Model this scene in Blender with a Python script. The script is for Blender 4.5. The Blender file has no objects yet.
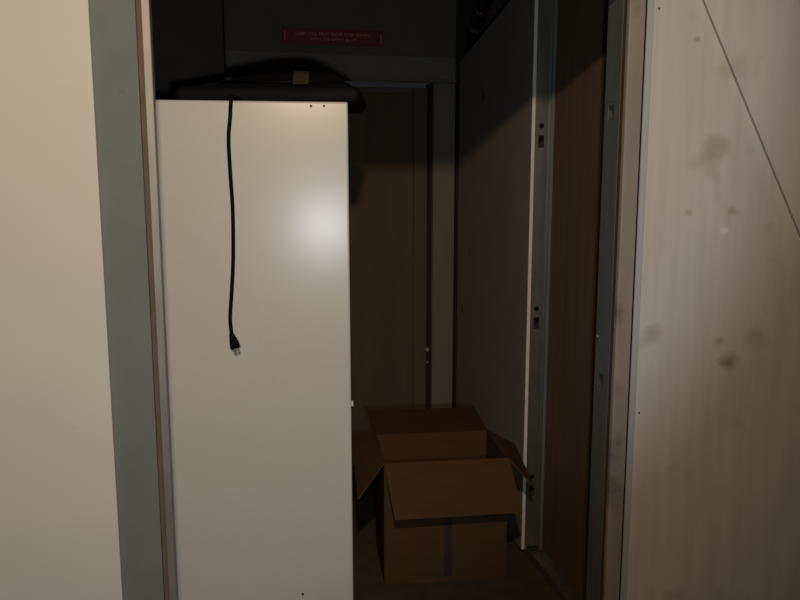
import bpy, bmesh, math, random
from mathutils import Vector, Matrix
S = bpy.context.scene
COL = S.collection
random.seed(7)

# ---------------------------------------------------------------- materials
def lin(c):
    return tuple((v/12.92 if v <= .04045 else ((v+.055)/1.055)**2.4) for v in (x/255 for x in c))

def mat(name, rgb, rough=.6, metal=0.0, var=.12, scale=6.0, bump=0.0, stretch=(1, 1, 1), spec=.5,
        stain=None, stain_scale=5.0, stain_lo=.66, stain_hi=.76, spots=()):
    m = bpy.data.materials.new(name); m.use_nodes = True
    nt = m.node_tree; N = nt.nodes; L = nt.links
    b = N['Principled BSDF']
    base = lin(rgb)
    tc = N.new('ShaderNodeTexCoord'); mp = N.new('ShaderNodeMapping')
    mp.inputs['Scale'].default_value = stretch
    L.new(tc.outputs['Object'], mp.inputs['Vector'])
    nz = N.new('ShaderNodeTexNoise'); nz.inputs['Scale'].default_value = scale
    nz.inputs['Detail'].default_value = 6
    L.new(mp.outputs['Vector'], nz.inputs['Vector'])
    rp = N.new('ShaderNodeValToRGB')
    rp.color_ramp.elements[0].position = .3; rp.color_ramp.elements[1].position = .7
    rp.color_ramp.elements[0].color = tuple(max(0, c*(1-var)) for c in base)+(1,)
    rp.color_ramp.elements[1].color = tuple(min(1, c*(1+var)) for c in base)+(1,)
    L.new(nz.outputs['Fac'], rp.inputs['Fac'])
    out = rp.outputs['Color']
    if stain is not None:                      # smudges with a shape of their own
        n2 = N.new('ShaderNodeTexNoise'); n2.inputs['Scale'].default_value = stain_scale
        n2.inputs['Detail'].default_value = 3
        L.new(tc.outputs['Object'], n2.inputs['Vector'])
        r2 = N.new('ShaderNodeValToRGB')
        r2.color_ramp.elements[0].position = stain_lo; r2.color_ramp.elements[1].position = stain_hi
        L.new(n2.outputs['Fac'], r2.inputs['Fac'])
        mx = N.new('ShaderNodeMixRGB'); mx.inputs['Color2'].default_value = lin(stain)+(1,)
        L.new(r2.outputs['Color'], mx.inputs['Fac']); L.new(out, mx.inputs['Color1'])
        out = mx.outputs['Color']
    for (sx, sy, sz, sr, sc) in spots:         # single marks at their own place
        vd = N.new('ShaderNodeVectorMath'); vd.operation = 'DISTANCE'; vd.inputs[1].default_value = (sx, sy, sz)
        n3 = N.new('ShaderNodeTexNoise'); n3.inputs['Scale'].default_value = 30
        L.new(tc.outputs['Object'], n3.inputs['Vector']); L.new(tc.outputs['Object'], vd.inputs[0])
        ad = N.new('ShaderNodeMath'); ad.operation = 'MULTIPLY_ADD'; ad.inputs[1].default_value = sr*1.2; 
        L.new(n3.outputs['Fac'], ad.inputs[0]); L.new(vd.outputs['Value'], ad.inputs[2])
        mr = N.new('ShaderNodeMapRange'); mr.inputs['From Min'].default_value = sr*.7; mr.inputs['From Max'].default_value = sr*1.6
        mr.inputs['To Min'].default_value = .75; mr.inputs['To Max'].default_value = 0
        L.new(ad.outputs[0], mr.inputs['Value'])
        mx = N.new('ShaderNodeMixRGB'); mx.inputs['Color2'].default_value = lin(sc)+(1,)
        L.new(mr.outputs['Result'], mx.inputs['Fac']); L.new(out, mx.inputs['Color1']); out = mx.outputs['Color']
    L.new(out, b.inputs['Base Color'])
    b.inputs['Roughness'].default_value = rough
    b.inputs['Metallic'].default_value = metal
    b.inputs['Specular IOR Level'].default_value = spec
    if bump:
        bp = N.new('ShaderNodeBump'); bp.inputs['Strength'].default_value = bump
        bp.inputs['Distance'].default_value = .004
        L.new(nz.outputs['Fac'], bp.inputs['Height']); L.new(bp.outputs['Normal'], b.inputs['Normal'])
    return m

M = {
 'white_wall':  mat('warm white painted board', (212, 208, 200), .7, var=.03, scale=3, spec=.25, stain=(150, 140, 128), stain_scale=9, stain_lo=.70, stain_hi=.80),
 'leaf':        mat('white painted plywood', (204, 199, 193), .6, var=.07, scale=3.5, stretch=(9, 9, .7), spec=.3, stain=(172, 163, 152), stain_scale=8, stain_lo=.60, stain_hi=.80, spots=[(.255, .004, 1.02, .030, (120, 108, 98)), (.225, .004, 1.075, .016, (150, 138, 126)), (.222, .004, 1.372, .012, (238, 234, 226)), (.235, .004, 1.425, .016, (168, 154, 138)), (.128, .004, 1.865, .010, (150, 138, 124)), (.130, .004, 1.42, .012, (176, 162, 146))]),
 'edge_shade':        mat('pale blue grey edge shading', (172, 176, 178), .6, var=.05, scale=6, stretch=(3, 3, .5)),  # bluish tone paints the soft shading along the leaf edge
 'jamb_wood':   mat('stained white timber', (156, 145, 136), .7, var=.08, scale=5, stretch=(3, 3, .6), stain=(124, 112, 102), stain_scale=9, stain_lo=.54, stain_hi=.70),
 'green_board': mat('grey green board', (116, 123, 117), .8, var=.05, scale=12, spec=.15, stain=(100, 108, 102), stain_scale=14, stain_lo=.72, stain_hi=.78),
 'tan_edge':    mat('tan board edge', (84, 66, 46), .85, var=.15, scale=20),
 'galv':        mat('galvanised steel', (150, 149, 140), .42, .85, var=.14, scale=28, stretch=(1, 1, .35)),
 'galv_dull':   mat('dull galvanised steel', (150, 146, 138), .55, .55, var=.12, scale=24, stretch=(1, 1, .3)),
 'galv_jamb':   mat('grey zinc coated steel', (116, 121, 120), .5, .3, var=.10, scale=24, stretch=(1, 1, .3)),
 'dry_edge':    mat('white gypsum edge', (224, 218, 206), .85, var=.08, scale=40, spec=.2),
 'drywall':     mat('grey drywall paper', (142, 133, 122), .85, var=.05, scale=7, spec=.2, stain=(95, 84, 74), stain_scale=6, stain_lo=.68, stain_hi=.75),
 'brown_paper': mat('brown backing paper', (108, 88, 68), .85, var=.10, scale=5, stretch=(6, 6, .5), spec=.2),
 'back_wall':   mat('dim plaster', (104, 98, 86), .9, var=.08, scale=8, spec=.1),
 'casing':      mat('greenish grey casing paint', (114, 108, 94), .7, var=.05, scale=10, stretch=(1, 1, .2), spec=.25),
 'back_door':   mat('dark brown door', (90, 74, 58), .75, var=.10, scale=4, stretch=(5, 5, .5), spec=.25),
 'back_stile':  mat('dark grey brown door stile', (90, 80, 70), .7, var=.06, scale=6, stretch=(4, 4, .4), spec=.25),
 'joint':       mat('brown joint sealant', (104, 88, 72), .85, var=.12, scale=20),
 'seam':        mat('dark seam and gap shade', (30, 27, 24), .9, var=.1),  # door seam, and painted shade for the gap by the back wall
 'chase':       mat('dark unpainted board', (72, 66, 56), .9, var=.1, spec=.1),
 'concrete':    mat('worn concrete', (76, 68, 51), .85, var=.2, scale=14, bump=.25, spec=.2, stain=(70, 64, 50), stain_scale=4),
 'ceiling':     mat('ceiling board', (120, 116, 108), .9, var=.05),
 'cabinet':     mat('off white enamelled steel', (222, 220, 214), .25, var=.012, scale=60, spec=.55),
 'cabinet_in':  mat('off white cabinet shell', (205, 202, 195), .45, var=.02, scale=20),
 'hole':        mat('dark screw', (58, 50, 44), .5, .4),
 'tab':         mat('white plastic tab', (225, 222, 214), .4),
 'black':       mat('black plastic', (11, 10, 10), .75, var=.1, scale=30, spec=.25),
 'black_tube':  mat('black glossy pipe plastic', (22, 22, 23), .22, var=.1, scale=20),
 'glint_ring':       mat('dull steel clamp', (150, 150, 148), .35, .8),  # pale metal that stands for glints on the pipe
 'cord':        mat('black rubber', (15, 14, 14), .8, var=.1, spec=.15),
 'brass':       mat('nickel prong', (240, 230, 212), .22, .75),
 'sticker':     mat('yellowed label', (52, 46, 32), .7),
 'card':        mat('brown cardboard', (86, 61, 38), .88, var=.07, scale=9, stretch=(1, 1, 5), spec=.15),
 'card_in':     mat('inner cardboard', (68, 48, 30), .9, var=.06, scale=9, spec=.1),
 'tape':        mat('grey packing tape', (60, 54, 50), .35, var=.08, scale=20),
 'sign':        mat('red sign enamel', (124, 14, 24), .5, var=.06),
 'sign_white':  mat('faded pink white lettering', (196, 128, 124), .6, var=.08),
 'knob':        mat('pale metal latch', (170, 160, 140), .4, .5),
}

# ---------------------------------------------------------------- mesh helpers
def obj(name, bm, m, parent=None, smooth=False):
    me = bpy.data.meshes.new(name)
    bmesh.ops.recalc_face_normals(bm, faces=bm.faces)
    bm.to_mesh(me); bm.free()
    me.materials.append(M[m])
    if smooth:
        for p in me.polygons: p.use_smooth = True
    o = bpy.data.objects.new(name, me); COL.objects.link(o)
    if parent is not None: o.parent = parent
    return o

def box(bm, x0, x1, y0, y1, z0, z1):
    vs = [bm.verts.new((x, y, z)) for x in (x0, x1) for y in (y0, y1) for z in (z0, z1)]
    for f in ((0, 1, 3, 2), (4, 6, 7, 5), (0, 4, 5, 1), (2, 3, 7, 6), (0, 2, 6, 4), (1, 5, 7, 3)):
        bm.faces.new([vs[i] for i in f])
    return vs

def bbox(x0, x1, y0, y1, z0, z1, bev=0.0, seg=2):
    bm = bmesh.new(); box(bm, x0, x1, y0, y1, z0, z1)
    if bev:
        bmesh.ops.bevel(bm, geom=list(bm.edges), offset=bev, segments=seg, profile=.5, affect='EDGES')
    return bm

def prism(bm, pts, vec):
    """a planar polygon (list of 3D points) extruded by vec"""
    a = [bm.verts.new(p) for p in pts]
    b = [bm.verts.new(Vector(p)+Vector(vec)) for p in pts]
    bm.faces.new(a); bm.faces.new(list(reversed(b)))
    n = len(pts)
    for i in range(n):
        bm.faces.new((a[i], b[i], b[(i+1) % n], a[(i+1) % n]))

def sheet(p0, p1, p2, p3, th):
    """a board through four corners with thickness th"""
    bm = bmesh.new()
    n = (Vector(p1)-Vector(p0)).cross(Vector(p3)-Vector(p0)).normalized()*th
    prism(bm, [p0, p1, p2, p3], n)
    return bm

def cyl(bm, a, b, r0, r1=None, n=20):
    a = Vector(a); b = Vector(b); r1 = r0 if r1 is None else r1
    d = (b-a).normalized(); s = d.orthogonal().normalized(); t = d.cross(s)
    ra = []; rb = []
    for i in range(n):
        c = math.cos(2*math.pi*i/n); q = math.sin(2*math.pi*i/n)
        ra.append(bm.verts.new(a+(s*c+t*q)*r0)); rb.append(bm.verts.new(b+(s*c+t*q)*r1))
    for i in range(n):
        bm.faces.new((ra[i], rb[i], rb[(i+1) % n], ra[(i+1) % n]))
    bm.faces.new(ra); bm.faces.new(list(reversed(rb)))

def lean(bm, k, top):
    for v in bm.verts: v.co.y -= (top-v.co.z)*k
    return bm

def catmull(pts, k=10):
    P = [Vector(p) for p in pts]; P = [P[0]*2-P[1]]+P+[P[-1]*2-P[-2]]
    out = []
    for i in range(1, len(P)-2):
        for j in range(k):
            t = j/k
            out.append(.5*((2*P[i])+(P[i+1]-P[i-1])*t+(2*P[i-1]-5*P[i]+4*P[i+1]-P[i+2])*t*t+(-P[i-1]+3*P[i]-3*P[i+1]+P[i+2])*t**3))
    out.append(P[-2]); return out

def tube(bm, pts, r, n=14, k=10):
    C = catmull(pts, k); rings = []
    s = None
    for i, p in enumerate(C):
        d = (C[min(i+1, len(C)-1)]-C[max(i-1, 0)]).normalized()
        s = d.orthogonal().normalized() if s is None else (s-d*s.dot(d)).normalized()
        t = d.cross(s)
        rings.append([bm.verts.new(p+(s*math.cos(2*math.pi*j/n)+t*math.sin(2*math.pi*j/n))*r) for j in range(n)])
    for a, b in zip(rings, rings[1:]):
        for j in range(n):
            bm.faces.new((a[j], b[j], b[(j+1) % n], a[(j+1) % n]))
    bm.faces.new(list(reversed(rings[0]))); bm.faces.new(rings[-1])

def tag(o, label, cat, kind=None, group=None):
    o['label'] = label; o['category'] = cat
    if kind: o['kind'] = kind
    if group: o['group'] = group
    return o

def thing(name, label, cat, loc=(0, 0, 0), rz=0.0, kind=None, group=None):
    o = bpy.data.objects.new(name, None); COL.objects.link(o)
    o.empty_display_size = .1
    o.location = loc; o.rotation_euler = (0, 0, rz)
    return tag(o, label, cat, kind, group)

def struct(name, bm, m, label, cat, parent=None):
    o = obj(name, bm, m, parent)
    return tag(o, label, cat, 'structure')

# ---------------------------------------------------------------- the setting
struct('floor', bbox(-2.2, 2.6, -1.6, 4.0, -.08, 0), 'concrete', 'worn greenish brown concrete floor under the cardboard box', 'floor')
struct('ceiling', bbox(-2.2, 2.6, 2.08, 4.0, 2.62, 2.70), 'ceiling', 'dark ceiling over the storage closet', 'ceiling')

YF = 1.95                                     # front of the partition
struct('wall_left', bbox(-1.9, -.317, 1.928, YF-.001, 0, 2.62, .002), 'white_wall', 'warm white wall board filling the left edge of the photo', 'wall')
struct('trim_1', bbox(-.60, -.219, YF, YF+.03, 0, 2.62, .002), 'green_board', 'grey green vertical strip beside the bright white wall', 'door trim')
t = thing('trim_2', 'narrow galvanised metal edge strip left of the white cabinet', 'door trim', (0, 0, 0), kind='structure')
obj('metal_strip', bbox(-.2075, -.188, YF+.004, YF+.05, 0, 2.62, .002), 'galv_dull', t)
obj('dark_joint', bbox(-.2185, -.208, YF+.012, YF+.05, 0, 2.62), 'joint', t)
struct('wall_front', bbox(-.1865, 1.9, YF, YF+.13, 2.005, 2.62), 'white_wall', 'wall section above the closet opening', 'wall')

# right jamb: a stained timber board, a tan board edge and a steel stud
t = thing('trim_3', 'stained off white timber edge between dark opening and door leaf', 'door trim', (0, 0, 0), kind='structure')
obj('edge_board', bbox(1.012, 1.058, YF, YF+.018, 0, 2.004, .003), 'jamb_wood', t)
obj('backing_board', bbox(1.016, 1.060, YF+.0182, YF+.040, 0, 2.004), 'tan_edge', t)

def stud_web(bm, o, u, w, z0, z1, holes):
    """a sheet in the plane of u and Z with round and square punched holes; o = bottom corner"""
    o = Vector(o); u = Vector(u)
    P = lambda a, z: o+u*a+Vector((0, 0, z))
    q = lambda *c: bm.faces.new([bm.verts.new(P(a, z)) for a, z in c])
    z = z0
    for kind, zc, ac, hw, hh in sorted(holes, key=lambda h: h[1]):
        cell = hh+.008
        q((0, z), (w, z), (w, zc-cell), (0, zc-cell))
        lo, hi = zc-cell, zc+cell
        n = 24 if kind == 'round' else 4
        inner = []; outer = []
        for i in range(n):
            an = 2*math.pi*(i+.5)/n
            c, s_ = math.cos(an), math.sin(an)
            if kind == 'round': inner.append((ac+c*hw, zc+s_*hh))
            else: inner.append((ac+math.copysign(hw, c), zc+math.copysign(hh, s_)))
            k = 1/max(abs(c), abs(s_))
            ox, oz = c*k, s_*k
            outer.append((ac+ox*(w-ac if ox > 0 else ac), zc+oz*cell))
        for i in range(n):
            j = (i+1) % n
            q(inner[i], outer[i], outer[j], inner[j])
        # the four corners the fan leaves open
        for sx in (-1, 1):
            for sz in (-1, 1):
                if kind == 'round':
                    cx = w if sx > 0 else 0
                    cz = zc+sz*cell
                    near = sorted(outer, key=lambda p: (p[0]-cx)**2/(w*w)+(p[1]-cz)**2/(cell*cell*4))[:2]
                    try: q(near[0], (cx, cz), near[1])
                    except Exception: pass
        z = hi
    q((0, z), (w, z), (w, z1), (0, z1))

jam = obj('steel_stud', (lambda bm: (stud_web(bm, (1.016, YF+.0405, 0), (0, 1, 0), .088, 0, 2.004,
      [('square', 1.69, .050, .016, .020), ('square', .93, .050, .016, .020)]), bm)[1])(bmesh.new()), 'galv_jamb', t)
md = jam.modifiers.new('thickness', 'SOLIDIFY'); md.thickness = .0015; md.offset = -1
bm = bmesh.new(); box(bm, 1.0178, 1.060, YF+.127, YF+.1285, 0, 2.004); box(bm, 1.0178, 1.060, YF+.042, YF+.0435, 0, 2.004)
obj('stud_flange', bm, 'galv', t)
bm = bmesh.new(); cyl(bm, (1.016, YF+.118, 1.055), (1.012, YF+.118, 1.055), .004); obj('screw', bm, 'brass', t)

# right door leaf, opened towards us
a = math.radians(25)
t = thing('door_2', 'white painted plywood door leaf with diagonal brace, open at the right', 'door', (1.0560, 1.9405, 0), -a, 'structure')
obj('leaf_panel', bbox(.0, .80, .004, .022, .02, 2.15, .002), 'leaf', t)
D = Vector((.397-.132, 0, 1.376-1.963)).normalized(); Nn = Vector((-D.z, 0, D.x))    # along the brace / to its upper right
A = Vector((.132, 0, 1.963))
p0 = A-D*.12; p1 = A+D*.88
bm = bmesh.new()
w2 = .27; y0 = .0035
def quad(*v): bm.faces.new([bm.verts.new(x) for x in v])
def on(p, n, y): return tuple(p+Nn*n+Vector((0, y, 0)))
prism(bm, [on(p0, 0, y0), on(p0, .001, -.018), on(p0, .028, -.025), on(p0, w2, -.025), on(p0, w2, y0)], tuple(p1-p0))
obj('brace', bm, 'leaf', t)
obj('edge_shade_strip', bbox(.0005, .017, .0005, .0039, .02, 2.15, .0015), 'edge_shade', t)  # thin strip added to carry the bluish shading
bm = bmesh.new(); cyl(bm, (.030, .004, 1.945), (.030, .002, 1.945), .003, n=12); cyl(bm, (.028, .004, .86), (.028, .002, .86), .0025, n=12)
obj('nail', bm, 'hole', t)

# right wall of the closet: drywall sheet, brown board, studs, bottom track
XI = 1.104                                    # inner plane of the studs
XO = 1.166
t = thing('wall_right', 'right closet wall of grey drywall and brown board on steel studs', 'wall', (0, 0, 0), kind='structure')
bm = bmesh.new()
prism(bm, [(XI-.012, 2.842, .012), (XI-.012, 3.835, .012), (XI-.012, 3.835, 2.085), (XI-.012, 3.10, 2.222), (XI-.012, 2.90, 2.30), (XI-.012, 2.842, 2.30)], (.0118, 0, 0))
obj('drywall_sheet', bm, 'drywall', t)
obj('sheet_edge', bbox(XI-.0128, XI, 2.8345, 2.8415, .012, 2.30, .001), 'dry_edge', t)
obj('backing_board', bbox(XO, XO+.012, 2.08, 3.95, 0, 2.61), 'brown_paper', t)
bm = bmesh.new()
stud_web(bm, (XI, 2.842, .02), (1, 0, 0), XO-XI, 0, 2.55,
   [('round', 1.690, .028, .010, .010), ('square', 1.632, .028, .011, .023),
    ('round', .990, .028, .010, .010), ('square', .932, .028, .011, .023),
    ('round', .300, .028, .010, .010), ('square', .242, .028, .011, .023)])
st = obj('steel_stud', bm, 'galv', t)
md = st.modifiers.new('thickness', 'SOLIDIFY'); md.thickness = .0012; md.offset = 0
bm = bmesh.new(); box(bm, XO-.0015, XO-.0002, 2.800, 2.8405, .02, 2.57); box(bm, XO-.012, XO-.0015, 2.800, 2.8013, .02, 2.57)
obj('stud_flange', bm, 'galv_jamb', t)
bm = bmesh.new(); box(bm, XI, XO-.0005, 2.085, 3.84, .0005, .002); box(bm, XI, XI+.0013, 2.085, 2.833, .0005, .032); box(bm, XO-.0018, XO-.0005, 2.085, 2.79, .0005, .032)
obj('bottom_track', bm, 'galv', t)
obj('gap_shade', bbox(1.0785, 1.165, 3.838, 3.8625, .002, 2.55), 'seam', t)  # near-black strip painted as the shade in the gap behind the sheet
struct('wall_side', bbox(-.78, -.70, 2.08, 4.0, 0, 2.61), 'back_wall', 'hidden left wall of the dark closet', 'wall')

# back wall with its closed door
t = thing('wall_back', 'dim back wall of the closet above the brown door', 'wall', (0, 0, 0), kind='structure')
bm = bmesh.new(); box(bm, -.70, 1.19, 3.880, 3.96, 2.0, 2.61); box(bm, .965, 1.19, 3.880, 3.96, 0, 2.0)
obj('plaster', bm, 'back_wall', t)
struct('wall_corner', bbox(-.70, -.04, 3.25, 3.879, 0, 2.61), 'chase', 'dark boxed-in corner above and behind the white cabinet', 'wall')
t = thing('door_1', 'dark brown closed door in the back wall behind cardboard box', 'door', (0, 0, 0), kind='structure')
obj('leaf', bbox(.02, .875, 3.912, 3.95, .01, 1.935), 'back_door', t)
obj('stile', bbox(.876, .945, 3.905, 3.95, .01, 1.965, .003), 'back_stile', t)
obj('top_rail', bbox(.02, .875, 3.905, 3.95, 1.936, 1.965, .003), 'back_stile', t)
obj('seam', bbox(.946, .964, 3.915, 3.95, .01, 1.985), 'seam', t)
bm = bmesh.new(); cyl(bm, (.947, 3.904, .63), (.947, 3.885, .63), .010); cyl(bm, (.950, 3.904, .56), (.950, 3.896, .56), .005)
obj('latch', bm, 'knob', t)
t = thing('trim_4', 'greenish grey casing around the dark back door', 'door trim', (0, 0, 0), kind='structure')
obj('side_casing', bbox(.966, 1.078, 3.863, 3.880, 0, 1.985, .003), 'casing', t)
obj('head_casing', bbox(-.035, 1.078, 3.863, 3.880, 1.986, 2.112, .003), 'casing', t)
obj('ledge', bbox(.42, 1.09, 3.848, 3.8625, 1.99, 2.003, .002), 'casing', t)

# ---------------------------------------------------------------- red sign over the back door
t = thing('wall_sign', 'long narrow red sign with two faded lines above back door', 'sign', (.471, 3.879, 2.189))
obj('plate', bbox(-.245, .245, -.004, 0, -.038, .038, .0015), 'sign', t)
bm = bmesh.new()
def strokes(x0, x1, zc, h):
    x = x0
    while x < x1:
        for _ in range(random.randint(3, 7)):
            w = random.uniform(.006, .010)
            if x+w > x1: break
            if random.random() < .5:
                box(bm, x, x+.0025, -.0052, -.0041, zc-h/2, zc+h/2)
                box(bm, x+.0025, x+w, -.0052, -.0041, zc+random.choice((-.5, .3, -.1))*h, zc+random.choice((-.5, .3, -.1))*h+.003)
            else:
                box(bm, x, x+w, -.0052, -.0041, zc+h/2-.003, zc+h/2)
                box(bm, x+w/2-.0012, x+w/2+.0012, -.0052, -.0041, zc-h/2, zc+h/2-.003)
            x += w+.003
        x += .008
strokes(-.185, .185, .012, .014); strokes(-.110, .120, -.012, .012)
obj('lettering', bm, 'sign_white', t)
for s_ in (-1, 1):
    bm = bmesh.new(); box(bm, s_*.232-.002, s_*.232+.002, -.0052, -.0041, -.020, .020)
    obj('end_mark', bm, 'sign_white', t)

# ---------------------------------------------------------------- black pipe in the upper right corner
t = thing('drain_pipe', 'shiny black pipe slanting across the upper right closet corner', 'pipe', (1.134, 3.79, 2.03))
bm = bmesh.new()
tube(bm, [(0, 0, .03), (0, -.005, .10), (0, -.05, .175), (0, -.16, .255), (0, -.40, .36), (0, -.69, .47)], .030, n=18)
obj('pipe', bm, 'black_tube', t, smooth=True)
for (p, d) in (((0, -.075, .197), (0, -.75, .60)), ((0, -.17, .261), (0, -.9, .48))):
    bm = bmesh.new(); d = Vector(d).normalized(); p = Vector(p)
    cyl(bm, p-d*.010, p+d*.010, .0315, n=24); obj('glint_ring', bm, 'glint_ring', t, smooth=False)  # rings added where the black pipe glints

# ---------------------------------------------------------------- tall white cabinet
CR = math.radians(-5)
cab = thing('storage_cabinet', 'tall off white metal cabinet with plain glossy front', 'cabinet', (.34, 2.45, 0), CR)
W = .655; H = 1.745; DP = .52; LEAN = .0314     # the cabinet leans back a little
obj('body', lean(bbox(-W, -.001, .022, DP, .05, H, .004), LEAN, H), 'cabinet_in', cab)
obj('front_panel', lean(bbox(-W, 0, 0, .0215, .05, H, .006, 3), LEAN, H), 'cabinet', cab)
for x, z in ((-.1135, 1.731), (-.0737, 1.7315), (-.1676, .152)):
    bm = bmesh.new(); cyl(bm, (x, .0005, z), (x, -.0012, z), .0042 if x != -.0737 else .0036); obj('screw', lean(bm, LEAN, H), 'hole', cab)
obj('side_tab', lean(bbox(.0005, .007, .006, .020, .780, .796, .001), LEAN, H), 'tab', cab)
obj('plinth', bbox(-W+.03, -.03, .03, DP-.03, 0, .0495), 'hole', cab)

# ---------------------------------------------------------------- black television lying face down on the cabinet
tv = thing('television', 'black flat television lying face down on the white cabinet top', 'television', (.135, 2.765, H+.001), math.radians(-12))
obj('bezel', bbox(-.30, .30, -.18, .18, 0, .060, .026, 4), 'black', tv, smooth=True)
bm = bmesh.new()                                                 # sloping rear housing
base = [(-.26, -.15), (.275, -.15), (.275, .15), (-.26, .15)]
mid = [(-.02, -.115), (.20, -.115), (.20, .115), (-.02, .115)]
top = [(.055, -.085), (.150, -.085), (.150, .085), (.055, .085)]
r = [[bm.verts.new((x, y, z)) for x, y in L_] for L_, z in ((base, .0605), (mid, .108), (top, .128))]
for p_, q_ in zip(r, r[1:]):
    for i in range(4): bm.faces.new((p_[i], p_[(i+1) % 4], q_[(i+1) % 4], q_[i]))
bm.faces.new(r[2]); bm.faces.new(list(reversed(r[0])))
bmesh.ops.bevel(bm, geom=list(bm.edges), offset=.012, segments=3, affect='EDGES')
obj('rear_housing', bm, 'black', tv, smooth=True)
bm = sheet((.080, -.1485, .066), (.130, -.1485, .066), (.130, -.1155, .110), (.080, -.1155, .110), .0012)
obj('rating_label', bm, 'sticker', tv)

# ---------------------------------------------------------------- black power cord
cd = thing('power_cord', 'black power cord hanging down the front of the white cabinet', 'power cord', (.34, 2.45, 0), CR)
yc = -.0085
bm = bmesh.new()
tube(bm, [(-.335, .11, H+.010), (-.345, .03, H+.010), (-.352, .000, H+.0100), (-.3545, yc-.001, H-.006), (-.358, yc, H-.05), (-.3645, yc, 1.63), (-.3625, yc, 1.53),
          (-.3585, yc, 1.43), (-.359, yc, 1.34), (-.362, yc, 1.25), (-.369, yc, 1.16), (-.3755, yc, 1.085), (-.3745, yc, 1.050), (-.3725, yc, 1.029)], .0060, n=14, k=8)
for v in bm.verts:
    if v.co.z < H: v.co.y -= (H-v.co.z)*LEAN
obj('cable', bm, 'cord', cd, smooth=True)
plug_p = Vector((-.3732, yc-.003-(H-.99)*LEAN, 1.032)); ax = Vector((.26, 0, -1)).normalized(); sd = Vector((1, 0, .26)).normalized(); fy = Vector((0, 1, 0))
bm = bmesh.new()
rings = []
for s_, w_, d_ in ((0, .0070, .0062), (.010, .0090, .0070), (.020, .0120, .0080), (.034, .0148, .0085), (.046, .0158, .0088), (.049, .0145, .0080)):
    c = plug_p+ax*s_
    rings.append([bm.verts.new(c+sd*(w_*math.copysign(abs(math.cos(th))**.6, math.cos(th)))+fy*(d_*math.copysign(abs(math.sin(th))**.6, math.sin(th)))) for th in [2*math.pi*i/20 for i in range(20)]])
for p_, q_ in zip(rings, rings[1:]):
    for i in range(20): bm.faces.new((p_[i], p_[(i+1) % 20], q_[(i+1) % 20], q_[i]))
bm.faces.new(rings[0]); bm.faces.new(rings[-1])
pl = obj('plug', bm, 'cord', cd, smooth=True)
for k, (off, ln) in enumerate(((-.0065, .018), (.0075, .019))):
    bm = bmesh.new()
    c0 = plug_p+ax*.0485+sd*off
    prism(bm, [c0-sd*.0028-fy*.003, c0+sd*.0028-fy*.003, c0+sd*.0028+fy*.003, c0-sd*.0028+fy*.003], tuple(ax*ln))
    obj('prong', bm, 'brass', pl)
bm = bmesh.new(); cyl(bm, plug_p+ax*.0485-fy*.0055, plug_p+ax*.068-fy*.0055, .0022, n=10); obj('prong', bm, 'brass', pl)

# ---------------------------------------------------------------- open cardboard box
bx = thing('cardboard_box', 'open brown cardboard box with flaps folded out on the floor', 'box', (.494, 2.69, 0), math.radians(-4.5))
w, d, h, th = .468, .335, .478, .005
bm = bmesh.new()
box(bm, 0, w, 0, th, .0, h); box(bm, 0, w, d-th, d, 0, h); box(bm, 0, th, th, d-th, 0, h); box(bm, w-th, w, th, d-th, 0, h); box(bm, th, w-th, th, d-th, 0, th)
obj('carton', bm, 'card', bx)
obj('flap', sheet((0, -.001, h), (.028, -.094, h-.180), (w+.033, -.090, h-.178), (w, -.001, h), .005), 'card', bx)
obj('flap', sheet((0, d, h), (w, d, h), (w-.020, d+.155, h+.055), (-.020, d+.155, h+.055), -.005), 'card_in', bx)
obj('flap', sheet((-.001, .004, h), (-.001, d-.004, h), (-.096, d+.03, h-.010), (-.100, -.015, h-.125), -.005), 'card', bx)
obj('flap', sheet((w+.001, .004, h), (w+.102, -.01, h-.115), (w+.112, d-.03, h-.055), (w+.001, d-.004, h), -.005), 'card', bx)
obj('packing_tape', bbox(w*.485, w*.485+.030, -.0012, -.0002, .02, h-.02), 'tape', bx)

# ---------------------------------------------------------------- light
def lamp(name, kind, loc, energy, col, size):
    ld = bpy.data.lights.new(name, kind); ld.energy = energy; ld.color = col
    ld.shadow_soft_size = size
    o = bpy.data.objects.new(name, ld); o.location = loc; COL.objects.link(o); return o
l = lamp('ceiling_lamp', 'SPOT', (.0, -.12, 2.47), 108, (1, .755, .50), .05)
l.data.spot_size = math.radians(112); l.data.spot_blend = 1.0
l.rotation_euler = (Vector((-.22, 2.2, 1.62))-Vector(l.location)).to_track_quat('-Z', 'Y').to_euler()
l = lamp('camera_flash', 'SPOT', (.10, .0, 1.386), 34, (.86, .94, 1.0), .035)
l.data.spot_size = math.radians(94); l.data.spot_blend = .35
l.rotation_euler = Vector((-.12, .956, .19)).to_track_quat('-Z', 'Y').to_euler()

w = bpy.data.worlds.new('World'); S.world = w; w.use_nodes = True
w.node_tree.nodes['Background'].inputs[0].default_value = (.9, .95, 1, 1)
w.node_tree.nodes['Background'].inputs[1].default_value = .012

# ---------------------------------------------------------------- camera
cam = bpy.data.cameras.new('camera'); cam.sensor_width = 36; cam.lens = 778/800*36; cam.clip_start = .05
co = bpy.data.objects.new('camera', cam); COL.objects.link(co)
co.location = (0, 0, 1.5)
co.rotation_euler = (math.radians(90-8.624), 0, -math.radians(11.632))
S.camera = co
S.view_settings.view_transform = 'Standard'; S.view_settings.look = 'None'
S.view_settings.exposure = 0; S.view_settings.gamma = 1; S.view_settings.use_curve_mapping = False
